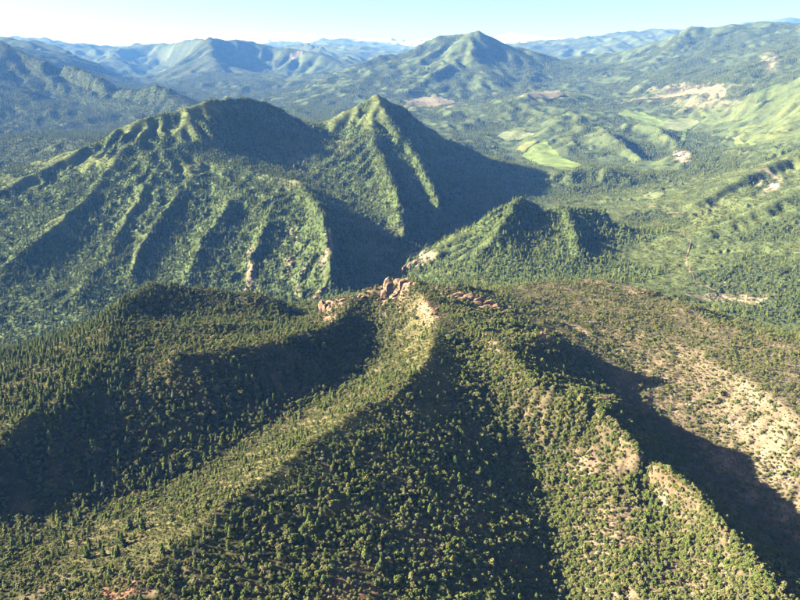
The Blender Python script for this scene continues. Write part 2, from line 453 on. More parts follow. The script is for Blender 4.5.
# ------------------------------------------------------------------ ground cover, read off the sheet
MPX, MPY, MD = to_px(MX, MY, MZ)
NX, NZ = MN[..., 0], MN[..., 2]
lam_small = np.clip(MR * 0.02, 12, 200)
def nz(lam, seed): return noise2(MX / lam + seed * 3.7, MY / lam - seed * 1.9, seed)
N1 = nz(45.0, 401); N2 = nz(160.0, 402); N3 = nz(520.0, 403); N4 = nz(1600.0, 404); N5 = nz(16.0, 405)
# how far the ground lies above or below its surroundings, in mesh cells (gullies < 0 < crests)
REL = bil((H - blur(H, 16)) / (RG * D), fi, fj)
CREST = sstep(0.05, 0.45, REL)
RX = {name: (MLAB == i).astype(float) for i, name in enumerate(REG)}
def zone(*names):
    return blur(sum(RX[n] for n in names), 3)
def spot(px, py, rx, ry, y0=0, y1=1e9, soft=0.5, wob=0.35):
    """1 inside an ellipse of the photo, for the ground that stands y0..y1 m ahead"""
    d = np.hypot((MPX - px) / rx, (MPY - py) / ry) + wob * (N2 if y0 > 1800 else N1) * 2.0
    return sstep(1 + soft * 0.5, 1 - soft * 0.5, d) * ((MY > y0) & (MY < y1))

NEAR = sstep(2050, 1750, MR)
SOIL = np.array((0.22, 0.155, 0.10)); PALE = np.array((0.46, 0.36, 0.27)); DRY = np.array((0.17, 0.155, 0.062))
BRUSH = np.array((0.10, 0.11, 0.04)); FLOOR = np.array((0.050, 0.066, 0.027)); GRASS = np.array((0.125, 0.15, 0.052))
RED = np.array((0.30, 0.15, 0.10)); SNOW = np.array((0.82, 0.83, 0.85)); OPEN = np.array((0.085, 0.112, 0.045)); SCREE = np.array((0.34, 0.31, 0.26))

rocky = np.zeros_like(MZ)
for a in ((395, 282, 20, 14), (330, 305, 13, 20), (470, 300, 32, 13), (430, 312, 16, 11), (440, 288, 18, 6), (492, 338, 26, 6), (362, 292, 14, 5), (545, 333, 14, 6), (610, 395, 14, 7)):
    rocky += spot(*a, 900, 1800, soft=0.8, wob=0.6)
rocky = np.clip(rocky, 0, 1)
soil = np.zeros_like(MZ); pale = np.zeros_like(MZ); grass = np.zeros_like(MZ); forest = np.zeros_like(MZ); red = np.zeros_like(MZ)
# near ground: pinkish soil between the trees, more of it on the right ridge and the bench
soil += zone('fg_left') * 0.18 + zone('fg_mid') * 0.22 + zone('fg_right') * 0.5 + zone('mesa') * 0.9
soil += NEAR * (N1 * 0.5 + N5 * 0.4)
for a in ((620, 560, 40, 60), (700, 590, 30, 25), (585, 480, 25, 30), (545, 333, 14, 7), (612, 396, 16, 8), (650, 375, 30, 10), (730, 420, 32, 12), (690, 400, 22, 8),
          (790, 480, 22, 14), (620, 355, 22, 7), (430, 312, 14, 12), (480, 330, 22, 6), (500, 345, 14, 6), (470, 300, 24, 10), (395, 282, 16, 12), (330, 305, 12, 16),
          (640, 310, 20, 5), (640, 292, 22, 5), (700, 311, 16, 5), (575, 287, 30, 5), (760, 470, 20, 10), (595, 330, 20, 8), (660, 500, 10, 12), (150, 592, 12, 5), (60, 590, 10, 5)):
    sp = spot(*a, 0, 1800)
    soil += 0.7 * sp; pale += 0.28 * sp * sstep(-0.1, 0.35, N5 + N1)
red += spot(700, 455, 60, 40, 0, 1300) * 0.6 * zone('fg_right') + spot(340, 590, 30, 14, 0, 800) + spot(120, 590, 20, 12, 0, 800) + spot(470, 540, 60, 40, 0, 1000) * 0.6
# grass on crests and open flanks
for a in ((25, 385, 60, 26, 0, 1500, 0.5), (60, 345, 60, 10, 0, 1600, 0.4), (430, 345, 26, 55, 0, 1400, 0.85), (330, 430, 60, 22, 0, 1200, 0.5), (260, 470, 60, 25, 0, 1000, 0.5), (130, 540, 120, 35, 0, 900, 0.45),
          (140, 125, 60, 10, 3300, 4600, 0.9), (75, 160, 45, 9, 3200, 4600, 0.9), (195, 108, 40, 5, 3500, 4700, 0.9), (350, 115, 36, 13, 4200, 5200, 1.0), (385, 100, 18, 8, 4300, 5200, 0.8),
          (20, 182, 26, 7, 3000, 4000, 0.9), (65, 222, 26, 12, 2400, 3400, 0.7), (130, 210, 10, 30, 2500, 3500, 0.5), (195, 168, 16, 7, 3000, 3800, 0.9), (300, 182, 12, 3, 3000, 3600, 0.8),
          (140, 250, 9, 26, 2500, 3100, 0.5), (88, 300, 6, 25, 2200, 2700, 0.5), (235, 215, 10, 20, 2600, 3400, 0.4), (455, 240, 40, 16, 2500, 3000, 0.6),
          (40, 150, 30, 6, 4000, 5600, 0.4), (440, 135, 16, 9, 4300, 5200, 0.8), (190, 110, 30, 6, 3600, 4500, 0.8)):
    g_ = a[6] * spot(*a[:6], wob=0.55, soft=0.8)
    grass += g_ if a[4] < 1500 or a[6] > 0.85 else g_ * (0.25 + 0.9 * CREST)
# forests
forest += zone('mountain') * 0.95 + zone('cone_hill') * 0.95 + zone('grassy_peak') * 0.9 + zone('left_hill') * 0.85
forest += zone('right_slope') * (-0.10 - 0.9 * N2 - 1.0 * N3 - 0.30 * np.clip(REL, -1.5, 1.5))
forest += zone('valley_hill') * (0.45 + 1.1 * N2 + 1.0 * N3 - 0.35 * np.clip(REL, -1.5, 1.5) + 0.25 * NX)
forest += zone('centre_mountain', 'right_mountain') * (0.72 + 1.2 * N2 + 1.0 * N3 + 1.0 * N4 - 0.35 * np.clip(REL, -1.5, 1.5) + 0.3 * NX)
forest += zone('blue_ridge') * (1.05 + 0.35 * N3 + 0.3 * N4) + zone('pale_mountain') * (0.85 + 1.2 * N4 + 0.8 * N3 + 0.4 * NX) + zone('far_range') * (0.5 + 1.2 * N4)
for a in ((765, 290, 60, 30, 1700, 2700, 1.3), (650, 225, 50, 12, 2900, 4500, 0.9), (700, 218, 40, 8, 2600, 4600, 0.8), (770, 235, 40, 7, 2300, 3300, 0.6), (735, 165, 60, 9, 4300, 6000, 0.6), (590, 180, 38, 16, 4300, 5300, 0.4), (650, 130, 20, 8, 6000, 7600, 0.5),
          (620, 140, 12, 18, 5500, 7200, 0.4), (690, 75, 35, 18, 8500, 12500, 0.35), (500, 190, 40, 14, 3500, 5200, 0.5), (740, 40, 50, 12, 11000, 14000, 0.3), (620, 100, 60, 8, 8000, 11000, 0.25), (505, 115, 30, 10, 7000, 9500, 0.3)):
    forest += a[6] * spot(*a[:6])
forest -= (1 - NEAR) * grass * 0.95
bare = np.zeros_like(MZ)
for a in ((770, 181, 9, 12, 3300, 5200, 1.0), (690, 88, 40, 5, 7500, 11000, 0.45), (700, 100, 36, 9, 7000, 10500, 0.35), (683, 156, 7, 8, 5000, 6100, 1.0), (430, 102, 26, 5, 8500, 11000, 0.8),
          (545, 95, 18, 3.5, 8000, 10500, 0.8), (770, 60, 8, 8, 6000, 12000, 0.5), (250, 270, 6, 22, 2400, 2900, 0.55), (290, 255, 6, 20, 2500, 3100, 0.5), (328, 250, 5, 18, 2500, 3100, 0.6), (310, 280, 10, 14, 2400, 2900, 0.5),
          (425, 256, 10, 5, 2400, 2900, 0.9), (735, 297, 34, 5, 1800, 2400, 0.8), (710, 285, 20, 3, 1800, 2500, 0.6), (640, 300, 10, 4, 1800, 2300, 0.5), (292, 57, 4, 4, 14000, 18000, 1.0), (300, 50, 5, 8, 14000, 18000, 0.6), (345, 145, 8, 5, 4000, 5000, 0.3), (295, 165, 26, 30, 3200, 4500, 0.16), (370, 240, 30, 30, 2600, 3600, 0.2)):
    bare += a[6] * spot(*a[:6], soft=0.9, wob=0.9) * sstep(-0.45, 0.15, N1 + N2)
forest -= bare
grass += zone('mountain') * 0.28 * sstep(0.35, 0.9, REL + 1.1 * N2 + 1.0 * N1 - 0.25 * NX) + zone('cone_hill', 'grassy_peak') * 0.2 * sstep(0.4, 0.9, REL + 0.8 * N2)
forest -= 0.8 * zone('mountain', 'cone_hill', 'grassy_peak') * np.clip(grass, 0, 1)
soil = np.clip(soil, 0, 1); pale = np.clip(pale, 0, 1); grass = np.clip(grass, 0, 1); forest = np.clip(forest, 0, 1); bare = np.clip(bare, 0, 1); red = np.clip(red, 0, 1)
def mix(a, b, t): return a + (b - a) * t[..., None]
near_c = mix(mix(mix(np.broadcast_to(BRUSH, MZ.shape + (3,)) * 0.55, np.broadcast_to(SOIL, MZ.shape + (3,)), soil), np.broadcast_to(DRY, MZ.shape + (3,)), grass * 0.8), np.broadcast_to(PALE, MZ.shape + (3,)), pale)
near_c = mix(near_c, np.broadcast_to(np.array((0.225, 0.172, 0.112)), MZ.shape + (3,)), zone('mesa') * 0.75)
near_c = mix(near_c, np.broadcast_to(np.array((0.32, 0.205, 0.13)), MZ.shape + (3,)), rocky * np.clip(0.65 + 1.0 * N5 + 0.7 * N1, 0, 0.9))
near_c = mix(near_c, np.broadcast_to(RED, MZ.shape + (3,)), red * 0.7)
op = mix(np.broadcast_to(OPEN, MZ.shape + (3,)), np.broadcast_to(GRASS, MZ.shape + (3,)), np.clip(grass + 0.35 + N2 + N3, 0, 1))
op = mix(op, np.broadcast_to(SCREE, MZ.shape + (3,)), zone('pale_mountain', 'far_range', 'snow_range') * np.clip(0.12 + N4 * 1.2, 0, 0.6))
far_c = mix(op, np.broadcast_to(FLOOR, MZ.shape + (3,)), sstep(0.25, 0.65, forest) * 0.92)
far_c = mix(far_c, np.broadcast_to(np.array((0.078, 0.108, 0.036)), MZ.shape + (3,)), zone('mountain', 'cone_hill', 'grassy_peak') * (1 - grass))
far_c = mix(far_c, np.broadcast_to(PALE * 0.9, MZ.shape + (3,)), bare)
snow = zone('snow_range') * sstep(350, 700, MZ - CAM_Z + N4 * 400 + nz(700, 61) * 500)
far_c = mix(far_c, np.broadcast_to(SNOW, MZ.shape + (3,)), snow)
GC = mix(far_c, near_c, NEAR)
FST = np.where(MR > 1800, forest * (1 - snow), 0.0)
print('cover', time.time() - T0)

# ------------------------------------------------------------------ materials
def mat(name):
    m = bpy.data.materials.new(name); m.use_nodes = True
    nt = m.node_tree
    b = nt.nodes['Principled BSDF']
    b.inputs['Roughness'].default_value = 0.95
    b.inputs['Specular IOR Level'].default_value = 0.08
    return m, nt, b

def N(nt, kind, **kw):
    n = nt.nodes.new(kind)
    for k, v in kw.items():
        if k.startswith('i_'):
            n.inputs[k[2:].replace('_', ' ')].default_value = v
        else:
            setattr(n, k, v)
    return n

def mul_noise(nt, col, scale, lo, hi, detail=6.0, coord=None):
    """colour times a grey noise running from lo to hi"""
    no = N(nt, 'ShaderNodeTexNoise', i_Scale=scale, i_Detail=detail, i_Roughness=0.65)
    nt.links.new(coord, no.inputs['Vector'])
    mr = N(nt, 'ShaderNodeMapRange')
    mr.inputs['From Min'].default_value = 0.3; mr.inputs['From Max'].default_value = 0.7
    mr.inputs['To Min'].default_value = lo; mr.inputs['To Max'].default_value = hi
    nt.links.new(no.outputs['Fac'], mr.inputs['Value'])
    vm = N(nt, 'ShaderNodeVectorMath', operation='SCALE')
    nt.links.new(col, vm.inputs[0]); nt.links.new(mr.outputs[0], vm.inputs['Scale'])
    return vm.outputs[0], no.outputs['Fac']

def ground_material():
    m, nt, b = mat('ground_cover')
    geo = N(nt, 'ShaderNodeNewGeometry')
    at = N(nt, 'ShaderNodeAttribute', attribute_name='ground_color')
    fo = N(nt, 'ShaderNodeAttribute', attribute_name='forest')
    c, _ = mul_noise(nt, at.outputs['Color'], 0.35, 0.70, 1.30, 5, geo.outputs['Position'])
    c, n2 = mul_noise(nt, c, 0.045, 0.72, 1.28, 6, geo.outputs['Position'])
    c, _ = mul_noise(nt, c, 0.011, 0.66, 1.34, 5, geo.outputs['Position'])
    # speckle of crowns where woods are too far off to stand as trees
    vo = N(nt, 'ShaderNodeTexVoronoi', i_Scale=0.075)
    nt.links.new(geo.outputs['Position'], vo.inputs['Vector'])
    inv = N(nt, 'ShaderNodeMath', operation='SUBTRACT'); inv.inputs[0].default_value = 0.75
    nt.links.new(vo.outputs['Distance'], inv.inputs[1])
    hgt = N(nt, 'ShaderNodeMath', operation='MULTIPLY')
    nt.links.new(inv.outputs[0], hgt.inputs[0]); nt.links.new(fo.outputs['Fac'], hgt.inputs[1])
    bu = N(nt, 'ShaderNodeBump', i_Strength=0.8, i_Distance=12.0)
    nt.links.new(hgt.outputs[0], bu.inputs['Height'])
    b2 = N(nt, 'ShaderNodeBump', i_Strength=0.5, i_Distance=1.5)
    no = N(nt, 'ShaderNodeTexNoise', i_Scale=0.25, i_Detail=6.0)
    nt.links.new(geo.outputs['Position'], no.inputs['Vector'])
    nt.links.new(no.outputs['Fac'], b2.inputs['Height'])
    nt.links.new(bu.outputs[0], b2.inputs['Normal'])
    nt.links.new(b2.outputs[0], b.inputs['Normal'])
    nt.links.new(c, b.inputs['Base Color'])
    return m
M_GROUND = ground_material()

def rock_material(name, c1, c2, c3):
    m, nt, b = mat(name)
    geo = N(nt, 'ShaderNodeNewGeometry')
    mp = N(nt, 'ShaderNodeMapping'); mp.inputs['Scale'].default_value = (0.03, 0.03, 0.42); mp.inputs['Rotation'].default_value = (0.1, 0.18, 0)
    nt.links.new(geo.outputs['Position'], mp.inputs['Vector'])
    no = N(nt, 'ShaderNodeTexNoise', i_Scale=1.0, i_Detail=5.0, i_Roughness=0.6)
    nt.links.new(mp.outputs[0], no.inputs['Vector'])
    cr = N(nt, 'ShaderNodeValToRGB')
    e = cr.color_ramp.elements
    e[0].position = 0.34; e[0].color = c1 + (1,); e[1].position = 0.66; e[1].color = c3 + (1,)
    k = e.new(0.5); k.color = c2 + (1,)
    nt.links.new(no.outputs['Fac'], cr.inputs['Fac'])
    c, n2 = mul_noise(nt, cr.outputs['Color'], 0.25, 0.72, 1.25, 6, geo.outputs['Position'])
    bu = N(nt, 'ShaderNodeBump', i_Strength=0.7, i_Distance=1.6)
    nt.links.new(n2, bu.inputs['Height']); nt.links.new(bu.outputs[0], b.inputs['Normal'])
    nt.links.new(c, b.inputs['Base Color'])
    return m
M_ROCK = rock_material('sandstone', (0.22, 0.12, 0.07), (0.36, 0.22, 0.135), (0.46, 0.33, 0.22))
M_PALE = rock_material('pale_rock', (0.42, 0.33, 0.25), (0.58, 0.48, 0.38), (0.68, 0.60, 0.50))

def leaf_material(name, c1, c2, c3):
    m, nt, b = mat(name)
    oi = N(nt, 'ShaderNodeObjectInfo')
    cr = N(nt, 'ShaderNodeValToRGB')
    e = cr.color_ramp.elements
    e[0].position = 0.0; e[0].color = c1 + (1,); e[1].position = 1.0; e[1].color = c3 + (1,)
    k = e.new(0.5); k.color = c2 + (1,)
    k = e.new(0.93); k.color = c3 + (1,)
    e[-1].color = tuple(0.5 * v + 0.5 * 0.17 for v in c3) + (1,)
    nt.links.new(oi.outputs['Random'], cr.inputs['Fac'])
    geo = N(nt, 'ShaderNodeNewGeometry')
    c, _ = mul_noise(nt, cr.outputs['Color'], 0.8, 0.7, 1.3, 3, geo.outputs['Position'])
    nt.links.new(c, b.inputs['Base Color'])
    return m
M_JUN = leaf_material('juniper_leaves', (0.092, 0.125, 0.030), (0.145, 0.168, 0.042), (0.220, 0.205, 0.072))
M_PINE = leaf_material('pine_needles', (0.090, 0.130, 0.030), (0.130, 0.170, 0.042), (0.175, 0.195, 0.055))
M_FIR = leaf_material('fir_needles', (0.100, 0.140, 0.036), (0.165, 0.205, 0.052), (0.240, 0.260, 0.074))
M_ASPEN = leaf_material('aspen_leaves', (0.110, 0.150, 0.034), (0.170, 0.210, 0.050), (0.240, 0.265, 0.072))
M_BARK, _nt, _b = mat('bark')
_g = N(_nt, 'ShaderNodeNewGeometry')
_c = N(_nt, 'ShaderNodeRGB'); _c.outputs[0].default_value = (0.13, 0.085, 0.055, 1)
_o, _ = mul_noise(_nt, _c.outputs[0], 3.0, 0.6, 1.3, 4, _g.outputs['Position'])
_nt.links.new(_o, _b.inputs['Base Color'])

def flat_material(name, c, scale=0.05, lo=0.7, hi=1.25):
    m, nt, b = mat(name)
    g = N(nt, 'ShaderNodeNewGeometry'); k = N(nt, 'ShaderNodeRGB'); k.outputs[0].default_value = c + (1,)
    o, _ = mul_noise(nt, k.outputs[0], scale, lo, hi, 6, g.outputs['Position'])
    o, _ = mul_noise(nt, o, scale * 0.12, 0.82, 1.18, 3, g.outputs['Position'])
    nt.links.new(o, b.inputs['Base Color'])
    return m
M_MEADOW = flat_material('meadow_grass', (0.175, 0.235, 0.07), 0.02)
M_HAY = flat_material('yellow_grass', (0.22, 0.24, 0.08), 0.03)
M_TAN = flat_material('dry_field', (0.25, 0.22, 0.135), 0.02)
M_DIRT = flat_material('dirt', (0.25, 0.19, 0.135), 0.1)
M_SAGE = flat_material('sage_grass', (0.18, 0.21, 0.10), 0.02)

# ------------------------------------------------------------------ terrain objects: one per hill, cut from the same sheet along the valleys
TERR = {
    'fg_left': ('wooded_spur', 'wooded spur at the left of the foreground, its right side in shade'),
    'fg_mid': ('crest_ridge', 'long curving ridge through the middle of the foreground'),
    'fg_right': ('rocky_ridge', 'ridge with pink soil running to the lower right corner'),
    'mesa': ('sunlit_bench', 'sunlit bench of scattered trees and pale soil at the right'),
    'cone_hill': ('cone_hill', 'cone shaped dark green hill behind the rock spire'),
    'mountain': ('forested_mountain', 'big forested mountain with ribs at the left'),
    'grassy_peak': ('grassy_peak', 'pointed ridge with a bright grassy side behind the big mountain'),
    'right_slope': ('brushy_slope', 'long brushy slope coming down from the right edge'),
    'valley_hill': ('valley_hills', 'low green hills and meadows in the open valley'),
    'right_mountain': ('green_mountain', 'broad green mountain at the upper right'),
    'centre_mountain': ('blue_green_mountain', 'pointed blue green mountain at the top centre'),
    'left_hill': ('shaded_hill', 'small shaded hill at the left edge behind the big mountain'),
    'blue_ridge': ('blue_ridge', 'hazy blue ridge sloping down from the upper left corner'),
    'pale_mountain': ('hazy_mountain', 'hazy pale blue mountain with a flat crest in the distance'),
    'far_range': ('far_range', 'pale hazy ranges along the horizon'),
    'snow_range': ('snow_range', 'snow covered peaks on the horizon'),
}
def sheet(name, quads, label=None):
    used = np.unique(quads)
    remap = np.zeros(ntm * nsm, np.int32); remap[used] = np.arange(len(used))
    q = remap[quads]
    me = bpy.data.meshes.new(name)
    co = np.stack([MX, MY, MZ], -1).reshape(-1, 3)[used]
    me.vertices.add(len(used)); me.vertices.foreach_set('co', co.astype(np.float32).ravel())
    me.loops.add(q.size); me.loops.foreach_set('vertex_index', q.ravel().astype(np.int32))
    me.polygons.add(len(q)); me.polygons.foreach_set('loop_start', np.arange(0, q.size, 4, dtype=np.int32))
    me.update()
    me.polygons.foreach_set('use_smooth', np.ones(len(q), bool))
    a = me.attributes.new('ground_color', 'FLOAT_COLOR', 'POINT')
    c4 = np.ones((len(used), 4), np.float32); c4[:, :3] = GC.reshape(-1, 3)[used]
    a.data.foreach_set('color', c4.ravel())
    a = me.attributes.new('forest', 'FLOAT', 'POINT')
    a.data.foreach_set('value', FST.reshape(-1)[used].astype(np.float32))
    me.normals_split_custom_set_from_vertices(MN.reshape(-1, 3)[used].astype(np.float32))
    me.materials.append(M_GROUND)
    o = bpy.data.objects.new(name, me); COL.objects.link(o)
    o['kind'] = 'structure'
    if label: o['label'] = label
    return o
vid = np.arange(ntm * nsm).reshape(ntm, nsm)
QUADS = np.stack([vid[:-1, :-1], vid[1:, :-1], vid[1:, 1:], vid[:-1, 1:]], -1)
QL = MLAB[:-1, :-1]
for i, name in enumerate(REG):
    sel = QUADS[QL == i]
    if len(sel):
        sheet(TERR[name][0], sel, TERR[name][1])
print('sheets', time.time() - T0)

# ------------------------------------------------------------------ where a photo pixel meets the ground
def hit(px, py, y0=450.0, y1=50000.0):
    ys = np.exp(np.linspace(math.log(y0), math.log(y1), 4000))
    x, y, z = px3(px, py, ys)
    g = ground(x, y)
    k = np.nonzero(z < g)[0]
    k = k[0] if len(k) else len(ys) - 1
    return float(x[k]), float(ys[k]), float(g[k])

# ------------------------------------------------------------------ fields and tracks lying on the ground
def drape(name, poly, m, label, lift, step, y0=450.0):
    P = [hit(a, b, y0) for a, b in poly]
    xy = np.array([(p[0], p[1]) for p in P])
    n = len(xy); ev = []
    for i in range(n):                                   # rough the outline up a little
        a, b = xy[i], xy[(i + 1) % n]
        k = max(1, int(np.hypot(*(b - a)) / step))
        for t in range(k):
            ev.append(a + (b - a) * t / k + (RNG.uniform(-0.35, 0.35, 2) * step if t else 0))
    ev = np.array(ev); ne = len(ev)
    lo, hi = ev.min(0), ev.max(0)
    gx, gy = np.meshgrid(np.arange(lo[0], hi[0], step), np.arange(lo[1], hi[1], step))
    pts = np.stack([gx.ravel(), gy.ravel()], -1)
    vs = [Vector(p) for p in ev] + [Vector(p) for p in pts]
    r = delaunay_2d_cdt(vs, [(i, (i + 1) % ne) for i in range(ne)], [], 1, 0.01)
    co, fc = r[0], r[2]
    c = np.array([(v.x, v.y) for v in co])
    z = ground(c[:, 0], c[:, 1]) + lift
    used = sorted({i for f in fc for i in f}); rm = {k: i for i, k in enumerate(used)}
    me = bpy.data.meshes.new(name)
    me.from_pydata([(c[k, 0], c[k, 1], z[k]) for k in used], [], [[rm[i] for i in f] for f in fc])
    for p in me.polygons: p.use_smooth = True
    me.materials.append(m)
    o = bpy.data.objects.new(name, me); COL.objects.link(o)
    o['kind'] = 'structure'; o['label'] = label
    return xy
FIELDS = []
for nm, poly, m, lab, lift, step, y0 in (
    ('meadow', [(520, 155), (530, 148), (540, 143), (548, 142), (556, 150), (568, 160), (583, 165), (572, 171), (552, 167), (535, 162)], M_MEADOW, 'largest bright green meadow beside the shaded ridge', 3, 28, 4500),
    ('meadow', [(516, 150), (527, 142), (538, 142), (530, 147), (522, 153)], M_HAY, 'small yellow green field touching the large meadow', 3, 24, 4500),
    ('meadow', [(498, 136), (508, 131), (525, 132), (536, 133), (520, 140), (505, 141)], M_SAGE, 'pale green meadow left of the yellow field', 3, 30, 4500),
    ('meadow', [(618, 114), (635, 111), (655, 117), (666, 122), (657, 127), (640, 121)], M_MEADOW, 'narrow bright green meadow above the wooded valley hill', 4, 40, 6000),
    ('meadow', [(664, 122), (690, 118), (700, 122), (690, 130), (668, 131), (657, 127)], M_SAGE, 'grey green meadow right of the narrow meadow', 4, 40, 6000),
    ('meadow', [(725, 134), (740, 136), (752, 142), (758, 147), (745, 144), (733, 139)], M_MEADOW, 'thin green meadow strip at the foot of the right slope', 4, 30, 5000),
    ('meadow', [(683, 130), (687, 129), (686, 138), (682, 146), (679, 145), (682, 137)], M_MEADOW, 'small green strip along a creek between two hills', 4, 24, 5000),
    ('meadow', [(640, 196), (650, 192), (664, 193), (660, 198), (646, 199)], M_SAGE, 'small pale green clearing by the creek behind the cone hill', 2, 16, 3200),
    ('dry_field', [(530, 95), (545, 91), (560, 91), (563, 96), (547, 99), (534, 98)], M_TAN, 'tan field on the hilltop below the pointed mountain', 5, 60, 7000),
    ('dry_field', [(408, 102), (420, 98), (440, 98), (455, 102), (440, 106), (416, 106)], M_TAN, 'tan field behind the grassy pointed ridge', 5, 70, 7000),
    ('dry_field', [(655, 97), (690, 90), (716, 85), (724, 88), (728, 95), (712, 97), (690, 94), (670, 98)], M_TAN, 'long tan strip below the green mountain', 5, 60, 7000),
):
    FIELDS.append(drape(nm, poly, m, lab, lift, step, y0))

def track(name, pts, width, m, label, lift, y0=450.0):
    P = np.array([hit(a, b, y0)[:2] for a, b in pts])
    out = [P[0]]
    for a, b in zip(P[:-1], P[1:]):
        k = max(2, int(np.hypot(*(b - a)) / (width * 2)))
        for t in range(1, k + 1): out.append(a + (b - a) * t / k)
    Q = np.array(out)
    for _ in range(4): Q[1:-1] = (Q[:-2] + 2 * Q[1:-1] + Q[2:]) / 4
    Q += np.stack([noise2(Q[:, 0] / (width * 9), Q[:, 1] / (width * 9), 5), noise2(Q[:, 0] / (width * 9), Q[:, 1] / (width * 9), 6)], -1) * width * 2.5
    T = np.gradient(Q, axis=0); T /= np.linalg.norm(T, axis=1, keepdims=True)
    Nn = np.stack([-T[:, 1], T[:, 0]], -1)
    w = width * (0.5 + 0.35 * noise2(Q[:, 0] / (width * 4), Q[:, 1] / (width * 4), 8))[:, None]
    vs = []
    for s in (-1, 0, 1):
        c = Q + Nn * w * s
        vs.append(np.column_stack([c, ground(c[:, 0], c[:, 1]) + lift]))
    k = len(Q)
    me = bpy.data.meshes.new(name)
    me.from_pydata(np.concatenate(vs).tolist(), [], [(r * k + i, r * k + i + 1, (r + 1) * k + i + 1, (r + 1) * k + i) for r in (0, 1) for i in range(k - 1)])
    me.materials.append(m)
    o = bpy.data.objects.new(name, me); COL.objects.link(o); o['kind'] = 'structure'; o['label'] = label
track('dirt_track', [(680, 232), (690, 243), (688, 254), (686, 266), (695, 283), (712, 290), (740, 299), (765, 309)], 4.5, M_DIRT, 'winding dirt track down the brushy slope at the right', 1.5, 1800)
track('dirt_track', [(648, 208), (670, 212), (700, 213), (722, 204), (735, 198)], 6, M_DIRT, 'dirt track along the foot of the brushy slope', 2, 3000)
track('dirt_track', [(600, 105), (632, 100), (660, 96), (690, 90), (720, 84)], 34, M_DIRT, 'pale road across the far valley floor', 6, 7000)
print('fields', time.time() - T0)

# ------------------------------------------------------------------ rock outcrops
def slab_mesh(name, seed, w, d, h, lean):
    """one angular block of bedded rock, sunk into the ground: the hull of a few broken rings"""
    rng = np.random.default_rng(seed)
    bm = bmesh.new()
    for t, sc in ((-0.4, 1.0), (0.0, 1.05), (0.45, 0.95), (0.8, 0.78), (1.0, 0.5)):
        for k in range(6):
            a = 2 * math.pi * (k + rng.uniform(-0.4, 0.4)) / 6
            q = sc * rng.uniform(0.72, 1.1)
            bm.verts.new((math.copysign(abs(math.cos(a)) ** 0.6, math.cos(a)) * q * w / 2 + lean[0] * t * h, math.copysign(abs(math.sin(a)) ** 0.6, math.sin(a)) * q * d / 2 + lean[1] * t * h,
                          h * (t + rng.uniform(-0.09, 0.09)) + 0.12 * h * math.cos(a)))
    r = bmesh.ops.convex_hull(bm, input=bm.verts)
    bmesh.ops.delete(bm, geom=list({v for v in r['geom_interior'] + r['geom_unused'] if isinstance(v, bmesh.types.BMVert)}), context='VERTS')
    me = bpy.data.meshes.new(name); bm.to_mesh(me); bm.free()
    return me

def outcrop(px, py, y0, slabs, label, m=None, cat='rock', name='rock_outcrop', seed=0):
    """slabs: (dx, dy, width, depth, height, lean x, lean y) in metres from the point under the pixel"""
    x, y, z = hit(px, py, y0)
    e = bpy.data.objects.new(name, None); COL.objects.link(e); e.empty_display_size = 5
    e.location = (x, y, z); e['label'] = label; e['category'] = cat
    for i, (dx, dy, w, d, h, lx, ly) in enumerate(slabs):
        me = slab_mesh('slab', seed * 100 + i, w, d, h, (lx, ly))
        me.materials.append(m or M_ROCK)
        o = bpy.data.objects.new('slab', me); COL.objects.link(o); o.parent = e
        zz = min(float(ground(np.array([x + dx + a * w * 0.3]), np.array([y + dy + b * d * 0.3]))[0]) for a in (-1, 1) for b in (-1, 1))
        o.location = (dx, dy, zz - z); o.rotation_euler = (0, 0, (i * 1.3 + seed) % 0.8 - 0.4)
    return e
def jumble(seed, n, sx, sy, w, h, lean=(0, 0), peak=0.0, dip=0.0):
    """n blocks strewn over a patch sx by sy; peak heaps them up towards its middle, dip lowers them to the right"""
    rng = np.random.default_rng(900 + seed)
    out = []
    for k in range(n):
        a = rng.uniform(-1, 1); b = rng.uniform(-1, 1)
        f = (1 - peak * min(1, math.hypot(a, b * 0.7))) * (1 - dip * a)
        ww = w * rng.uniform(0.7, 1.7); hh = 0.75 * h * f * rng.uniform(0.6, 1.15)
        out.append((a * sx, b * sy, ww, ww * rng.uniform(0.4, 0.8), max(hh, 1.2), lean[0] + rng.uniform(-0.15, 0.15), lean[1] + rng.uniform(-0.15, 0.1)))
    return out
outcrop(395, 286, 1000, [(-2, 4, 46, 24, 16, -0.1, 0), (-8, 3, 30, 20, 25, -0.25, 0), (-12, 2, 24, 17, 30, -0.2, 0), (3, 0, 24, 17, 22, -0.1, 0), (13, -5, 20, 15, 19, 0.1, -0.1), (-22, -3, 20, 16, 15, -0.2, -0.1), (24, -12, 22, 14, 13, 0.1, -0.1), (0, -12, 30, 14, 11, 0, -0.2)] + jumble(1, 30, 38, 28, 10, 12, (0.05, -0.2), 0.4),
        'tallest pink sandstone spire on the crest at the centre', seed=1)
outcrop(326, 303, 1000, [(-6, 0, 16, 22, 20, -0.3, 0.1), (1, -10, 14, 26, 17, -0.2, 0), (8, -26, 14, 28, 13, -0.1, -0.1), (14, -46, 14, 28, 9, 0, -0.2), (20, -66, 12, 24, 6, 0, -0.2)] + jumble(2, 18, 24, 40, 8, 6, (-0.1, -0.1)),
        'slanting pink rock fin on the crest left of the spire', seed=2)
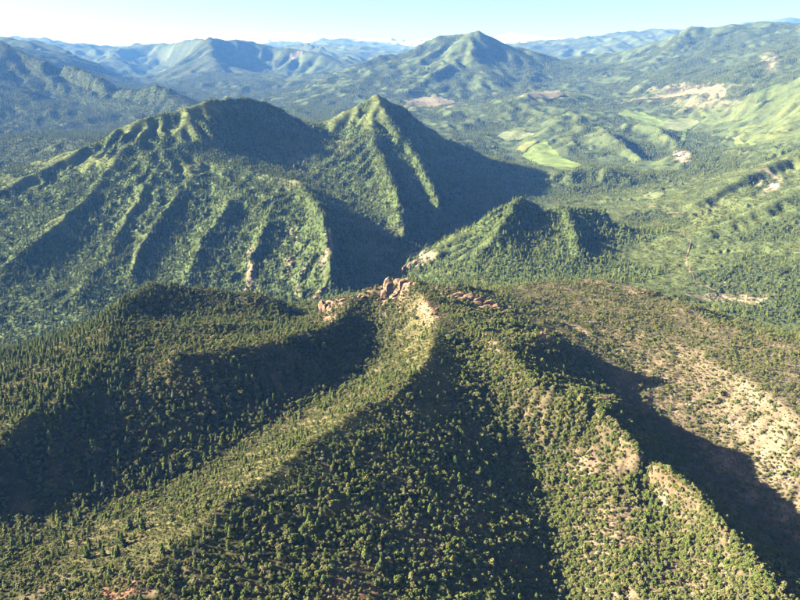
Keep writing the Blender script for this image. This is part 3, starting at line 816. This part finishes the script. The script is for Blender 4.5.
outcrop(472, 302, 1000, [(-30, 6, 36, 14, 14, 0, -0.1), (-8, 3, 34, 14, 17, 0, -0.1), (12, 0, 34, 14, 16, 0, -0.1), (32, -5, 32, 14, 15, 0, -0.1), (46, -8, 24, 14, 13, 0.1, -0.1), (-24, -10, 38, 12, 10, 0, -0.1), (2, -13, 40, 12, 10, 0, -0.1), (26, -18, 38, 12, 10, 0.1, -0.1), (46, -22, 28, 12, 9, 0.1, -0.1), (8, -28, 44, 12, 6, 0, -0.1)] + jumble(3, 26, 52, 28, 9, 5),
        'broad bedded tan cliff on the crest right of the spire', seed=3)
outcrop(352, 297, 1000, jumble(61, 14, 22, 10, 10, 7, (0, -0.2), 0.2), 'jagged rocks on the crest between the fin and the spire', seed=61)
outcrop(376, 288, 1000, jumble(62, 16, 16, 22, 11, 12, (-0.1, -0.2), 0.2), 'broken cliff at the left foot of the spire', seed=62)
outcrop(408, 300, 900, jumble(63, 16, 24, 24, 10, 7, (0, -0.2)), 'strip of tan rubble below the spire', seed=63)
outcrop(452, 299, 900, jumble(64, 18, 20, 22, 11, 8, (0, -0.2)), 'stepped rocks at the left end of the tan cliff', seed=64)
outcrop(502, 312, 900, jumble(65, 18, 22, 22, 11, 9, (0.1, -0.2)), 'broken red rocks at the right end of the tan cliff', seed=65)
outcrop(485, 334, 900, jumble(66, 16, 30, 12, 8, 4, (0, -0.1)), 'line of pink rocks along the right ridge crest', seed=66)
outcrop(318, 296, 1000, jumble(67, 10, 14, 10, 9, 9, (-0.2, -0.1)), 'rock teeth at the left end of the crest', seed=67)
outcrop(438, 289, 1000, jumble(4, 14, 30, 12, 9, 5), 'low rock ledge between the spire and the tan cliff', seed=4)
outcrop(409, 287, 1000, [(0, 0, 11, 9, 13, 0.1, 0), (10, -3, 9, 8, 8, 0.2, 0)] + jumble(5, 4, 12, 8, 7, 5), 'small pointed rock just right of the spire', seed=5)
outcrop(430, 314, 1000, jumble(6, 16, 20, 26, 8, 5, (0, -0.1), 0.3), 'pink rock knob on the curving ridge below the spire', seed=6)
outcrop(422, 262, 2300, jumble(7, 9, 34, 14, 24, 20, (0, -0.1), 0.2), 'tan rimrock at the canyon mouth beyond the spire', seed=7)
outcrop(406, 272, 2300, [(-8, 0, 20, 16, 24, -0.1, 0), (8, 4, 20, 16, 28, 0.1, 0)] + jumble(8, 4, 18, 12, 12, 12), 'twin rock pinnacles beyond the spire at the canyon mouth', seed=8)
outcrop(545, 334, 900, jumble(9, 8, 18, 6, 9, 3.5), 'pale rock ledge on the knob above the shaded gully', seed=9)
outcrop(612, 397, 800, jumble(10, 7, 13, 5, 7, 2.8), 'pale rocks on the end of the ridge above the deep shadow', seed=10)
outcrop(700, 311, 1200, jumble(11, 8, 24, 7, 12, 4), 'pale rim rocks at the far edge of the sunlit bench', seed=11)
outcrop(643, 293, 1300, jumble(12, 7, 20, 6, 11, 4), 'pale rocks on the back rim of the sunlit bench', seed=12)
outcrop(683, 156, 4800, jumble(13, 9, 34, 55, 40, 12), 'pale bare cliff on a low hill in the open valley', M_PALE, seed=13)
outcrop(770, 184, 3200, jumble(14, 10, 22, 60, 26, 9), 'pale bare cliff on the brushy slope at the right', M_PALE, seed=14)
outcrop(250, 280, 2300, jumble(15, 9, 12, 70, 14, 9), 'pink rock rib low on the forested mountain, left one', seed=15)
outcrop(290, 262, 2400, jumble(16, 8, 10, 70, 13, 9), 'pink rock rib low on the forested mountain, middle one', seed=16)
outcrop(327, 256, 2400, jumble(17, 8, 10, 70, 14, 10), 'pink rock rib at the right foot of the forested mountain', seed=17)
for i, (a, b) in enumerate(((640, 358), (662, 372), (618, 350), (730, 416), (735, 424), (690, 404), (790, 482), (778, 470), (655, 380), (600, 333))):
    outcrop(a, b, 900, jumble(40 + i, 6, 8, 6, 4.5, 1.8),
            ['pale boulders above the bend of the deep shadow', 'pale boulders beside the tip of the cast shadow', 'pale boulders at the top edge of the cast shadow', 'pale boulders in the upper bare patch of the bench', 'pale boulders in the lower bare patch of the bench',
             'pale boulders left of the bare patch on the bench', 'pale boulders at the right edge beside the deep shadow', 'pale boulders just above the right end of the shadow', 'pale boulders right of the shadow corner on the bench', 'pale boulders near the top left of the bench'][i], M_PALE, seed=30 + i)
print('rocks', time.time() - T0)

# ------------------------------------------------------------------ trees
def clump(rng, c, r, flat=1.0):
    """one tuft of foliage: a rough eight-sided lump"""
    d = np.array([(1, 0, 0), (-1, 0, 0), (0, 1, 0), (0, -1, 0), (0, 0, 1), (0, 0, -1)], float)
    q = rng.normal(size=(3, 3)); q, _ = np.linalg.qr(q)
    v = d @ q * r * rng.uniform(0.7, 1.3, (6, 1)); v[:, 2] *= flat
    f = [(0, 2, 4), (2, 1, 4), (1, 3, 4), (3, 0, 4), (2, 0, 5), (1, 2, 5), (3, 1, 5), (0, 3, 5)]
    return v + c, f

def gather(parts):
    vs, fs, n = [], [], 0
    for v, f in parts:
        vs.append(v); fs += [tuple(i + n for i in t) for t in f]; n += len(v)
    return np.concatenate(vs), fs

def juniper(seed):
    """rounded crown, 1 high, about 1 wide, on a short forked trunk"""
    rng = np.random.default_rng(seed)
    parts = []
    sp = rng.choice([0.14, 0.2, 0.3, 0.38])
    lobes = [(rng.uniform(-sp, sp), rng.uniform(-sp, sp), rng.uniform(0.3, 0.62), rng.uniform(0.2, 0.32)) for _ in range(4)] + [(0, 0, 0.5, 0.33), (rng.uniform(-.12, .12), rng.uniform(-.12, .12), rng.uniform(0.6, 0.8), 0.2)]
    for i in range(62):
        l = lobes[i % len(lobes)]
        d = rng.normal(size=3); d /= np.linalg.norm(d)
        if d[2] < -0.5: d[2] *= -1
        c = np.array(l[:3]) + d * l[3] * rng.uniform(0.6, 1.0)
        parts.append(clump(rng, c, rng.uniform(0.075, 0.13), 0.85))
    return gather(parts), trunk(rng, 0.5, 0.05, 3)

def pine(seed, slim=1.0, n=84):
    rng = np.random.default_rng(seed)
    parts = []
    for i in range(n):
        t = (i + rng.uniform(0, 1)) / n
        z = 0.10 + 0.88 * t
        rad = 0.19 * slim * (1 - t) ** 0.55 * min(1.0, 0.55 + 2.2 * t) * rng.uniform(0.55, 1.12) + 0.008
        a = i * 2.4 + rng.uniform(-0.5, 0.5)
        c = np.array((math.cos(a) * rad, math.sin(a) * rad, z - rad * 0.25))
        v, f = clump(rng, np.zeros(3), (0.035 + 0.05 * (1 - t)) * rng.uniform(0.8, 1.25))
        v[:, 0] *= 1 + abs(math.cos(a)) * 0.5; v[:, 1] *= 1 + abs(math.sin(a)) * 0.5
        parts.append((v + c, f))
    return gather(parts), trunk(rng, 0.9, 0.022, 1)

def trunk(rng, h, r, forks):
    parts = []
    for k in range(forks):
        top = np.array((rng.uniform(-0.15, 0.15) if forks > 1 else 0, rng.uniform(-0.15, 0.15) if forks > 1 else 0, h))
        vs, fs = [], []
        for l, t in enumerate((-0.12, 0.15, 0.6, 1.0)):
            rr = r * (1.15 - 0.85 * max(t, 0))
            c = top * max(t, 0) ** 1.3; c[2] = h * t
            for j in range(5):
                vs.append(c + np.array((math.cos(j * 1.2566) * rr, math.sin(j * 1.2566) * rr, 0)))
            if l:
                o = (l - 1) * 5
                fs += [(o + j, o + (j + 1) % 5, o + 5 + (j + 1) % 5, o + 5 + j) for j in range(5)]
        parts.append((np.array(vs), fs))
    return gather(parts)

def to_mesh(name, parts, mats):
    vs, fs, mi, n = [], [], [], 0
    for k, (v, f) in enumerate(parts):
        vs += v.tolist(); fs += [tuple(i + n for i in t) for t in f]; mi += [k] * len(f); n = len(vs)
    me = bpy.data.meshes.new(name); me.from_pydata(vs, [], fs)
    for m in mats: me.materials.append(m)
    me.polygons.foreach_set('material_index', np.array(mi, np.int32))
    return me

KIND = {}
for kind, fn, m, num in (('juniper', juniper, M_JUN, 8), ('pine', pine, M_PINE, 5), ('fir', lambda s: pine(s, 0.70 + 0.09 * ((s // 7) % 5), 46), M_FIR, 6), ('aspen', juniper, M_ASPEN, 4)):
    KIND[kind] = []
    for s in range(num):
        cr, tr = fn(50 + s * 7)
        FORM = ('compact', 'rounded', 'spreading', 'ragged', 'lopsided', 'bushy', 'squat', 'lumpy')
        KIND[kind].append(dict(form=FORM[s], crown=to_mesh('crown', [cr], [m]), trunk=to_mesh('trunk', [tr], [M_BARK]),
                               proto=bpy.data.objects.new(kind + '_shape', to_mesh(kind + '_shape', [cr, tr], [m, M_BARK]))))

# what the camera could see: highest line of sight so far along every direction
ELEV = (MZ + 14 - CAM_Z) / MR
RUN = np.maximum.accumulate((MZ - CAM_Z) / MR, axis=1)
SEEN = (ELEV >= RUN - 0.004)
SEEN = blur(SEEN.astype(float), 2) > 0.02

def sample(G, x, y):
    th = np.arctan2(x, y); s = 0.5 * np.log(x * x + y * y)
    return bil(G, np.interp(th, MT, np.arange(ntm)), np.interp(s, MS, np.arange(nsm)))
def sample_n(G, x, y):
    th = np.arctan2(x, y); s = 0.5 * np.log(x * x + y * y)
    return G[np.rint(np.interp(th, MT, np.arange(ntm))).astype(int), np.rint(np.interp(s, MS, np.arange(nsm))).astype(int)]

def candidates(step, r0, r1, half, seed):
    rng = np.random.default_rng(seed)
    xm = r1 * math.sin(half)
    gx, gy = np.meshgrid(np.arange(-xm, xm, step), np.arange(r0 * math.cos(half), r1, step))
    x = gx.ravel() + rng.uniform(-0.5, 0.5, gx.size) * step * 1.3; y = gy.ravel() + rng.uniform(-0.5, 0.5, gx.size) * step * 1.3
    r = np.hypot(x, y); th = np.abs(np.arctan2(x, y))
    k = (r > r0) & (r < r1) & (th < half)
    x, y = x[k], y[k]
    k = sample_n(SEEN, x, y)
    return x[k], y[k], rng

LABN = {n: i for i, n in enumerate(REG)}
def in_fields(x, y):
    out = np.zeros(len(x), bool)
    for P in FIELDS:
        lo, hi = P.min(0), P.max(0)
        idx = np.nonzero((x > lo[0]) & (x < hi[0]) & (y > lo[1]) & (y < hi[1]))[0]
        if not len(idx): continue
        c = np.zeros(len(idx), bool); j = len(P) - 1
        for i in range(len(P)):
            yi, yj = P[i, 1], P[j, 1]
            m = ((yi > y[idx]) != (yj > y[idx]))
            xx = (P[j, 0] - P[i, 0]) * (y[idx] - yi) / (yj - yi + 1e-9) + P[i, 0]
            c ^= m & (x[idx] < xx); j = i
        out[idx] |= c
    return out

# near woodland -------------------------------------------------
x, y, rng = candidates(4.4, 470, 1850, 0.66, 21)
xb, yb, _r = candidates(4.0, 470, 1500, 0.66, 24)
kb = sample_n(MLAB, xb, yb) == REG.index('fg_right')
x = np.concatenate([x, xb[kb]]); y = np.concatenate([y, yb[kb]])
lab = sample_n(MLAB, x, y); px_, py_, _d = to_px(x, y, ground(x, y))
sl = sample(soil, x, y); gr = sample(grass, x, y); rel = sample(REL, x, y); pl = sample(pale, x, y)
den = 1.0 - 0.20 * sl - 0.05 * gr - 0.12 * pl - 0.12 * (lab == LABN['mesa']) - 0.3 * sample(rocky, x, y) + 0.75 * noise2(x / 22, y / 22, 77) + 0.5 * noise2(x / 80, y / 80, 78) - 0.08 - 0.06 * np.clip(rel, -2, 2)
k = rng.uniform(0, 1, len(x)) < np.clip(den, 0.03, 0.97)
x, y, lab, gr, rel, sl, px_, py_ = x[k], y[k], lab[k], gr[k], rel[k], sl[k], px_[k], py_[k]
fl = (lab == LABN['fg_left']); fm = (lab == LABN['fg_mid'])
pp = 0.012 + 0.03 * fl + 0.012 * fm - 0.012 * (lab == LABN['mesa']) - 0.02 * np.clip(rel, -1, 1) + 0.10 * (noise2(x / 75, y / 75, 55) > 0.22) * (lab != LABN['mesa']) * (lab != LABN['fg_right'])
pp += 0.18 * ((px_ < 130) & (py_ < 420)) 
ispine = rng.uniform(0, 1, len(x)) < pp
hj = np.clip(4.4 * np.exp(rng.normal(0, 0.33, len(x))) * (1 + 0.5 * noise2(x / 40, y / 40, 79)), 1.8, 9.0) * np.where(gr > 0.35, 0.58, 1.0) * np.where(lab == LABN['mesa'], 0.82, 1.0)
hj *= 1 + 0.25 * (rng.uniform(0, 1, len(x)) > 0.9)
hp = rng.uniform(6.5, 13.0, len(x)) * np.where(fl, 1.1, 1.0)
T_J = np.column_stack([x, y, ground(x, y), hj])[~ispine]
xs, ys, _r = candidates(3.2, 470, 1700, 0.66, 25)
ls = sample_n(MLAB, xs, ys)
ks = _r.uniform(0, 1, len(xs)) < 0.75 * (sample(grass, xs, ys) > 0.2) + 0.45 * (ls == REG.index('fg_right')) + 0.55 * (ls == REG.index('mesa')) + 0.6 * noise2(xs / 15, ys / 15, 81)
xs, ys = xs[ks], ys[ks]
T_S = np.column_stack([xs, ys, ground(xs, ys), np.clip(1.7 * np.exp(_r.normal(0, 0.3, len(xs))), 0.8, 3.2)])
T_P = np.column_stack([x, y, ground(x, y), hp])[ispine]
lab_j, lab_p = lab[~ispine], lab[ispine]
# tall single pines that stand out in the photograph: foot pixel and height in pixels
TALL = [(110, 397, 8), (130, 427, 8), (75, 432, 7), (92, 447, 8), (160, 422, 7), (185, 410, 9), (141, 412, 7), (175, 413, 9), (192, 442, 8), (150, 447, 7), (146, 388, 10), (232, 367, 8), (268, 408, 9), (274, 402, 9),
        (325, 380, 8), (315, 377, 7), (283, 352, 6), (247, 384, 9), (253, 382, 8), (240, 372, 8), (228, 424, 9), (262, 424, 9), (350, 367, 6), (340, 345, 6), (333, 400, 8), (362, 383, 8), (303, 536, 9), (290, 542, 7), (365, 560, 13),
        (383, 538, 8), (348, 537, 7), (358, 525, 7), (430, 516, 13), (459, 484, 11), (425, 488, 9), (455, 466, 10), (404, 495, 8), (536, 497, 10), (490, 488, 8), (514, 548, 9), (437, 520, 8), (480, 475, 8), (59, 522, 12), (104, 492, 10),
        (152, 490, 12), (134, 489, 9), (97, 516, 9), (85, 509, 9), (74, 490, 7), (130, 530, 12), (143, 530, 13), (123, 546, 13), (104, 556, 9), (180, 473, 9), (165, 467, 10), (193, 471, 11), (128, 572, 11), (100, 548, 8), (172, 472, 10),
        (744, 511, 7), (752, 513, 7), (764, 510, 5), (716, 524, 9), (726, 523, 8), (87, 558, 12), (205, 462, 9), (212, 455, 9), (222, 447, 10), (60, 400, 11), (68, 392, 11), (50, 388, 10), (72, 375, 11), (83, 355, 9), (40, 395, 10), (30, 410, 10), (88, 372, 10), (62, 362, 9), (78, 385, 11)]
tall = []
for a, b, hpx in TALL:
    X, Y, Z = hit(a, b, 450)
    dd = Y * math.cos(PITCH) - (Z - CAM_Z) * math.sin(PITCH)
    tall.append((X, Y, Z, hpx * dd / F_PX / math.cos(math.atan2(CAM_Z - Z, Y))))
T_P = np.concatenate([np.array(tall), T_P]); lab_p = np.concatenate([sample_n(MLAB, np.array(tall)[:, 0], np.array(tall)[:, 1]), lab_p])
T_P[:len(tall), 3] = np.clip(T_P[:len(tall), 3], 6, 18)

WHERE = {'fg_left': 'on the wooded spur at the lower left', 'fg_mid': 'on the curving ridge in the middle foreground', 'fg_right': 'on the pink soiled ridge at the lower right', 'mesa': 'on the sunlit bench at the right'}
def individuals(T, lab, kind, name, texts, group, num, forced=0):
    """the largest trees in view become things of their own; returns which rows were used"""
    px, py, d = to_px(T[:, 0], T[:, 1], T[:, 2])
    seen = (px > 2) & (px < 798) & (py > 4) & (py < 596)
    size = np.where(seen, T[:, 3] / d, 0)
    size[:forced] += 10 * seen[:forced]
    pick = np.argsort(-size)[:num]
    rng = np.random.default_rng(len(T))
    for n, i in enumerate(pick):
        v = KIND[kind][n % len(KIND[kind])]
        h = T[i, 3]
        e = bpy.data.objects.new(name, None); COL.objects.link(e)
        e.location = T[i, :3]; e.rotation_euler = (0, 0, rng.uniform(0, 6.28)); e.scale = (h, h, h)
        zone_name = REG[lab[i]] if REG[lab[i]] in WHERE else 'fg_mid'
        e['label'] = texts(px[i], py[i], h, v['form']); e['category'] = 'tree'; e['group'] = group
        for part in ('trunk', 'crown'):
            o = bpy.data.objects.new(part, v[part]); COL.objects.link(o); o.parent = e
    used = np.zeros(len(T), bool); used[pick] = True
    return used
def place(px, py):
    col = ('at the left edge', 'a tenth across', 'a fifth across', 'three tenths across', 'two fifths across', 'halfway across', 'three fifths across', 'seven tenths across', 'four fifths across', 'nine tenths across', 'at the right edge')[int(round(px / 80))]
    row = ('high on the far crest', 'below the far crest', 'just above mid slope', 'at mid slope', 'low on the slope', 'close to the bottom', 'on the bottom edge')[int(np.clip((py - 285) / 45, 0, 6))]
    return row + ', ' + col
use_p = individuals(T_P, lab_p, 'pine', 'pine_tree', lambda a, b, h, z: ('very tall' if h > 15 else 'tall' if h > 13 else 'middling' if h > 11.5 else 'slender') + ' ' + z + ' green pine ' + place(a, b), 'single pines on the foreground slopes', 240, len(tall))
use_j = individuals(T_J, lab_j, 'juniper', 'juniper_tree', lambda a, b, h, z: ('very broad' if h > 8.7 else 'broad' if h > 8.0 else 'large' if h > 7.2 else 'middling') + ' ' + z + ' olive juniper ' + ('on the very bottom edge, ' if b > 588 else 'touching the bottom edge, ' if b > 577 else 'just above the bottom edge, ' if b > 562 else 'a little above the bottom, ') + place(a, b).split(', ')[1], 'juniper trees along the bottom of the view', 300)

def scatter(name, T, kind, label, seed):
    """thousands of trees as one mass"""
    n = len(T)
    rng = np.random.default_rng(seed)
    me = bpy.data.meshes.new(name)
    me.vertices.add(n); me.vertices.foreach_set('co', T[:, :3].astype(np.float32).ravel())
    a = me.attributes.new('size', 'FLOAT_VECTOR', 'POINT')
    w = rng.uniform(0.82, 1.22, n)
    a.data.foreach_set('vector', np.column_stack([T[:, 3] * w, T[:, 3] * w, T[:, 3]]).astype(np.float32).ravel())
    a = me.attributes.new('turn', 'FLOAT_VECTOR', 'POINT')
    a.data.foreach_set('vector', np.column_stack([rng.normal(0, 0.05, n), rng.normal(0, 0.05, n), rng.uniform(0, 6.28, n)]).astype(np.float32).ravel())
    a = me.attributes.new('shape', 'INT', 'POINT')
    a.data.foreach_set('value', rng.integers(0, len(KIND[kind]), n).astype(np.int32))
    o = bpy.data.objects.new(name, me); COL.objects.link(o)
    g = bpy.data.node_groups.new(name, 'GeometryNodeTree')
    g.interface.new_socket('Geometry', in_out='INPUT', socket_type='NodeSocketGeometry')
    g.interface.new_socket('Geometry', in_out='OUTPUT', socket_type='NodeSocketGeometry')
    gi = g.nodes.new('NodeGroupInput'); go = g.nodes.new('NodeGroupOutput')
    iop = g.nodes.new('GeometryNodeInstanceOnPoints'); jn = g.nodes.new('GeometryNodeJoinGeometry')
    g.links.new(gi.outputs[0], iop.inputs['Points'])
    for v in KIND[kind]:
        oi = g.nodes.new('GeometryNodeObjectInfo'); oi.inputs['Object'].default_value = v['proto']; oi.inputs['As Instance'].default_value = True
        g.links.new(oi.outputs['Geometry'], jn.inputs[0])
    g.links.new(jn.outputs[0], iop.inputs['Instance'])
    iop.inputs['Pick Instance'].default_value = True
    for nm, ty, sock in (('size', 'FLOAT_VECTOR', 'Scale'), ('turn', 'FLOAT_VECTOR', 'Rotation'), ('shape', 'INT', 'Instance Index')):
        na = g.nodes.new('GeometryNodeInputNamedAttribute'); na.data_type = ty; na.inputs[0].default_value = nm
        out = [s for s in na.outputs if s.enabled and s.name == 'Attribute'][0]
        g.links.new(out, iop.inputs[sock])
    g.links.new(iop.outputs[0], go.inputs[0])
    md = o.modifiers.new('trees', 'NODES'); md.node_group = g
    o['kind'] = 'stuff'; o['label'] = label; o['category'] = 'woodland'
    return o
scatter('juniper_woodland', T_J[~use_j], 'juniper', 'olive juniper woodland covering the foreground ridges', 1)
scatter('low_scrub', T_S, 'juniper', 'low scrub filling the gaps between the foreground trees', 9)
scatter('pine_woodland', T_P[~use_p], 'pine', 'scattered green pines among the junipers of the foreground', 2)
# forest on the mountains behind ---------------------------------
x, y, rng = candidates(9.0, 1850, 5200, 0.60, 22)
f = sample(forest, x, y); b_ = sample(bare, x, y)
k = (rng.uniform(0, 1, len(x)) < np.clip(f * 0.68 + 0.5 * noise2(x / 60, y / 60, 70) * (f > 0.05), 0, 0.9)) & ~in_fields(x, y)
x1, y1 = x[k], y[k]
T1 = np.column_stack([x1, y1, ground(x1, y1), rng.uniform(5.5, 15, len(x1)) * np.where(sample_n(MLAB, x1, y1) == LABN['right_slope'], 0.72, 1.0) * (1 + 0.25 * noise2(x1 / 200, y1 / 200, 71))])
mixw = noise2(x1 / 110, y1 / 110, 88) + 0.5 * noise2(x1 / 35, y1 / 35, 89)
leafy = rng.uniform(-0.35, 0.35, len(x1)) + mixw > 0.22
T1[:, 3] *= np.exp(rng.normal(0, 0.22, len(x1)))
scatter('conifer_forest', T1[~leafy], 'fir', 'dense dark conifer forest covering the mountains behind the crest', 3)
TA = T1[leafy].copy(); TA[:, 3] *= 0.62
scatter('broadleaf_forest', TA, 'aspen', 'rounded green broadleaf trees mixed into the mountain forest', 6)
# brush between the trees of the middle distance
f2 = sample(forest, x, y)
k = (rng.uniform(0, 1, len(x)) < 0.6 * (1 - f2) * (1 - sample(bare, x, y)) + 0.2 * (noise2(x / 45, y / 45, 72) > 0.1)) & (f2 < 0.6) & ~in_fields(x, y)
x2, y2 = x[k], y[k]
T2 = np.column_stack([x2, y2, ground(x2, y2), rng.uniform(3, 6, len(x2))])
scatter('oak_brush', T2, 'juniper', 'green scrub dotting the open slopes behind the crest', 4)
# far woods
x, y, rng = candidates(20.0, 5200, 14500, 0.54, 23)
f = sample(forest, x, y)
k = (rng.uniform(0, 1, len(x)) < np.clip((f - 0.2) * 1.2, 0, 0.9)) & ~in_fields(x, y)
x3, y3 = x[k], y[k]
T3 = np.column_stack([x3, y3, ground(x3, y3) - 1, rng.uniform(9, 22, len(x3))])
scatter('distant_forest', T3, 'fir', 'distant forest patches on the hills of the valley', 5)
print('trees', len(T_J), len(T_P), len(T1), len(T2), len(T3), time.time() - T0)

# ------------------------------------------------------------------ haze: even air round the whole scene
def haze():
    x0, x1, y0, y1 = -53000.0, 49000.0, -3000.0, 60000.0
    z0, z1 = float(MZ.min()) - 1.0, float(max(MZ.max() + 60, CAM_Z + 60))
    vs = [(x, y, z) for z in (z0, z1) for (x, y) in ((x0, y0), (x1, y0), (x1, y1), (x0, y1))]
    fs = [(0, 3, 2, 1), (4, 5, 6, 7), (0, 1, 5, 4), (1, 2, 6, 5), (2, 3, 7, 6), (3, 0, 4, 7)]
    me = bpy.data.meshes.new('haze'); me.from_pydata(vs, [], fs)
    m = bpy.data.materials.new('haze'); m.use_nodes = True
    nt = m.node_tree; nt.nodes.clear()
    out = nt.nodes.new('ShaderNodeOutputMaterial'); pv = nt.nodes.new('ShaderNodeVolumePrincipled')
    pv.inputs['Color'].default_value = (0.13, 0.37, 1.0, 1)
    pv.inputs['Absorption Color'].default_value = (1, 1, 1, 1)
    pv.inputs['Density'].default_value = 2.8e-5
    pv.inputs['Anisotropy'].default_value = 0.0
    nt.links.new(pv.outputs[0], out.inputs['Volume'])
    me.materials.append(m)
    o = bpy.data.objects.new('haze', me); COL.objects.link(o)
    o['kind'] = 'stuff'; o['label'] = 'blue haze thickening towards the far mountains'
haze()
print('total', time.time() - T0)
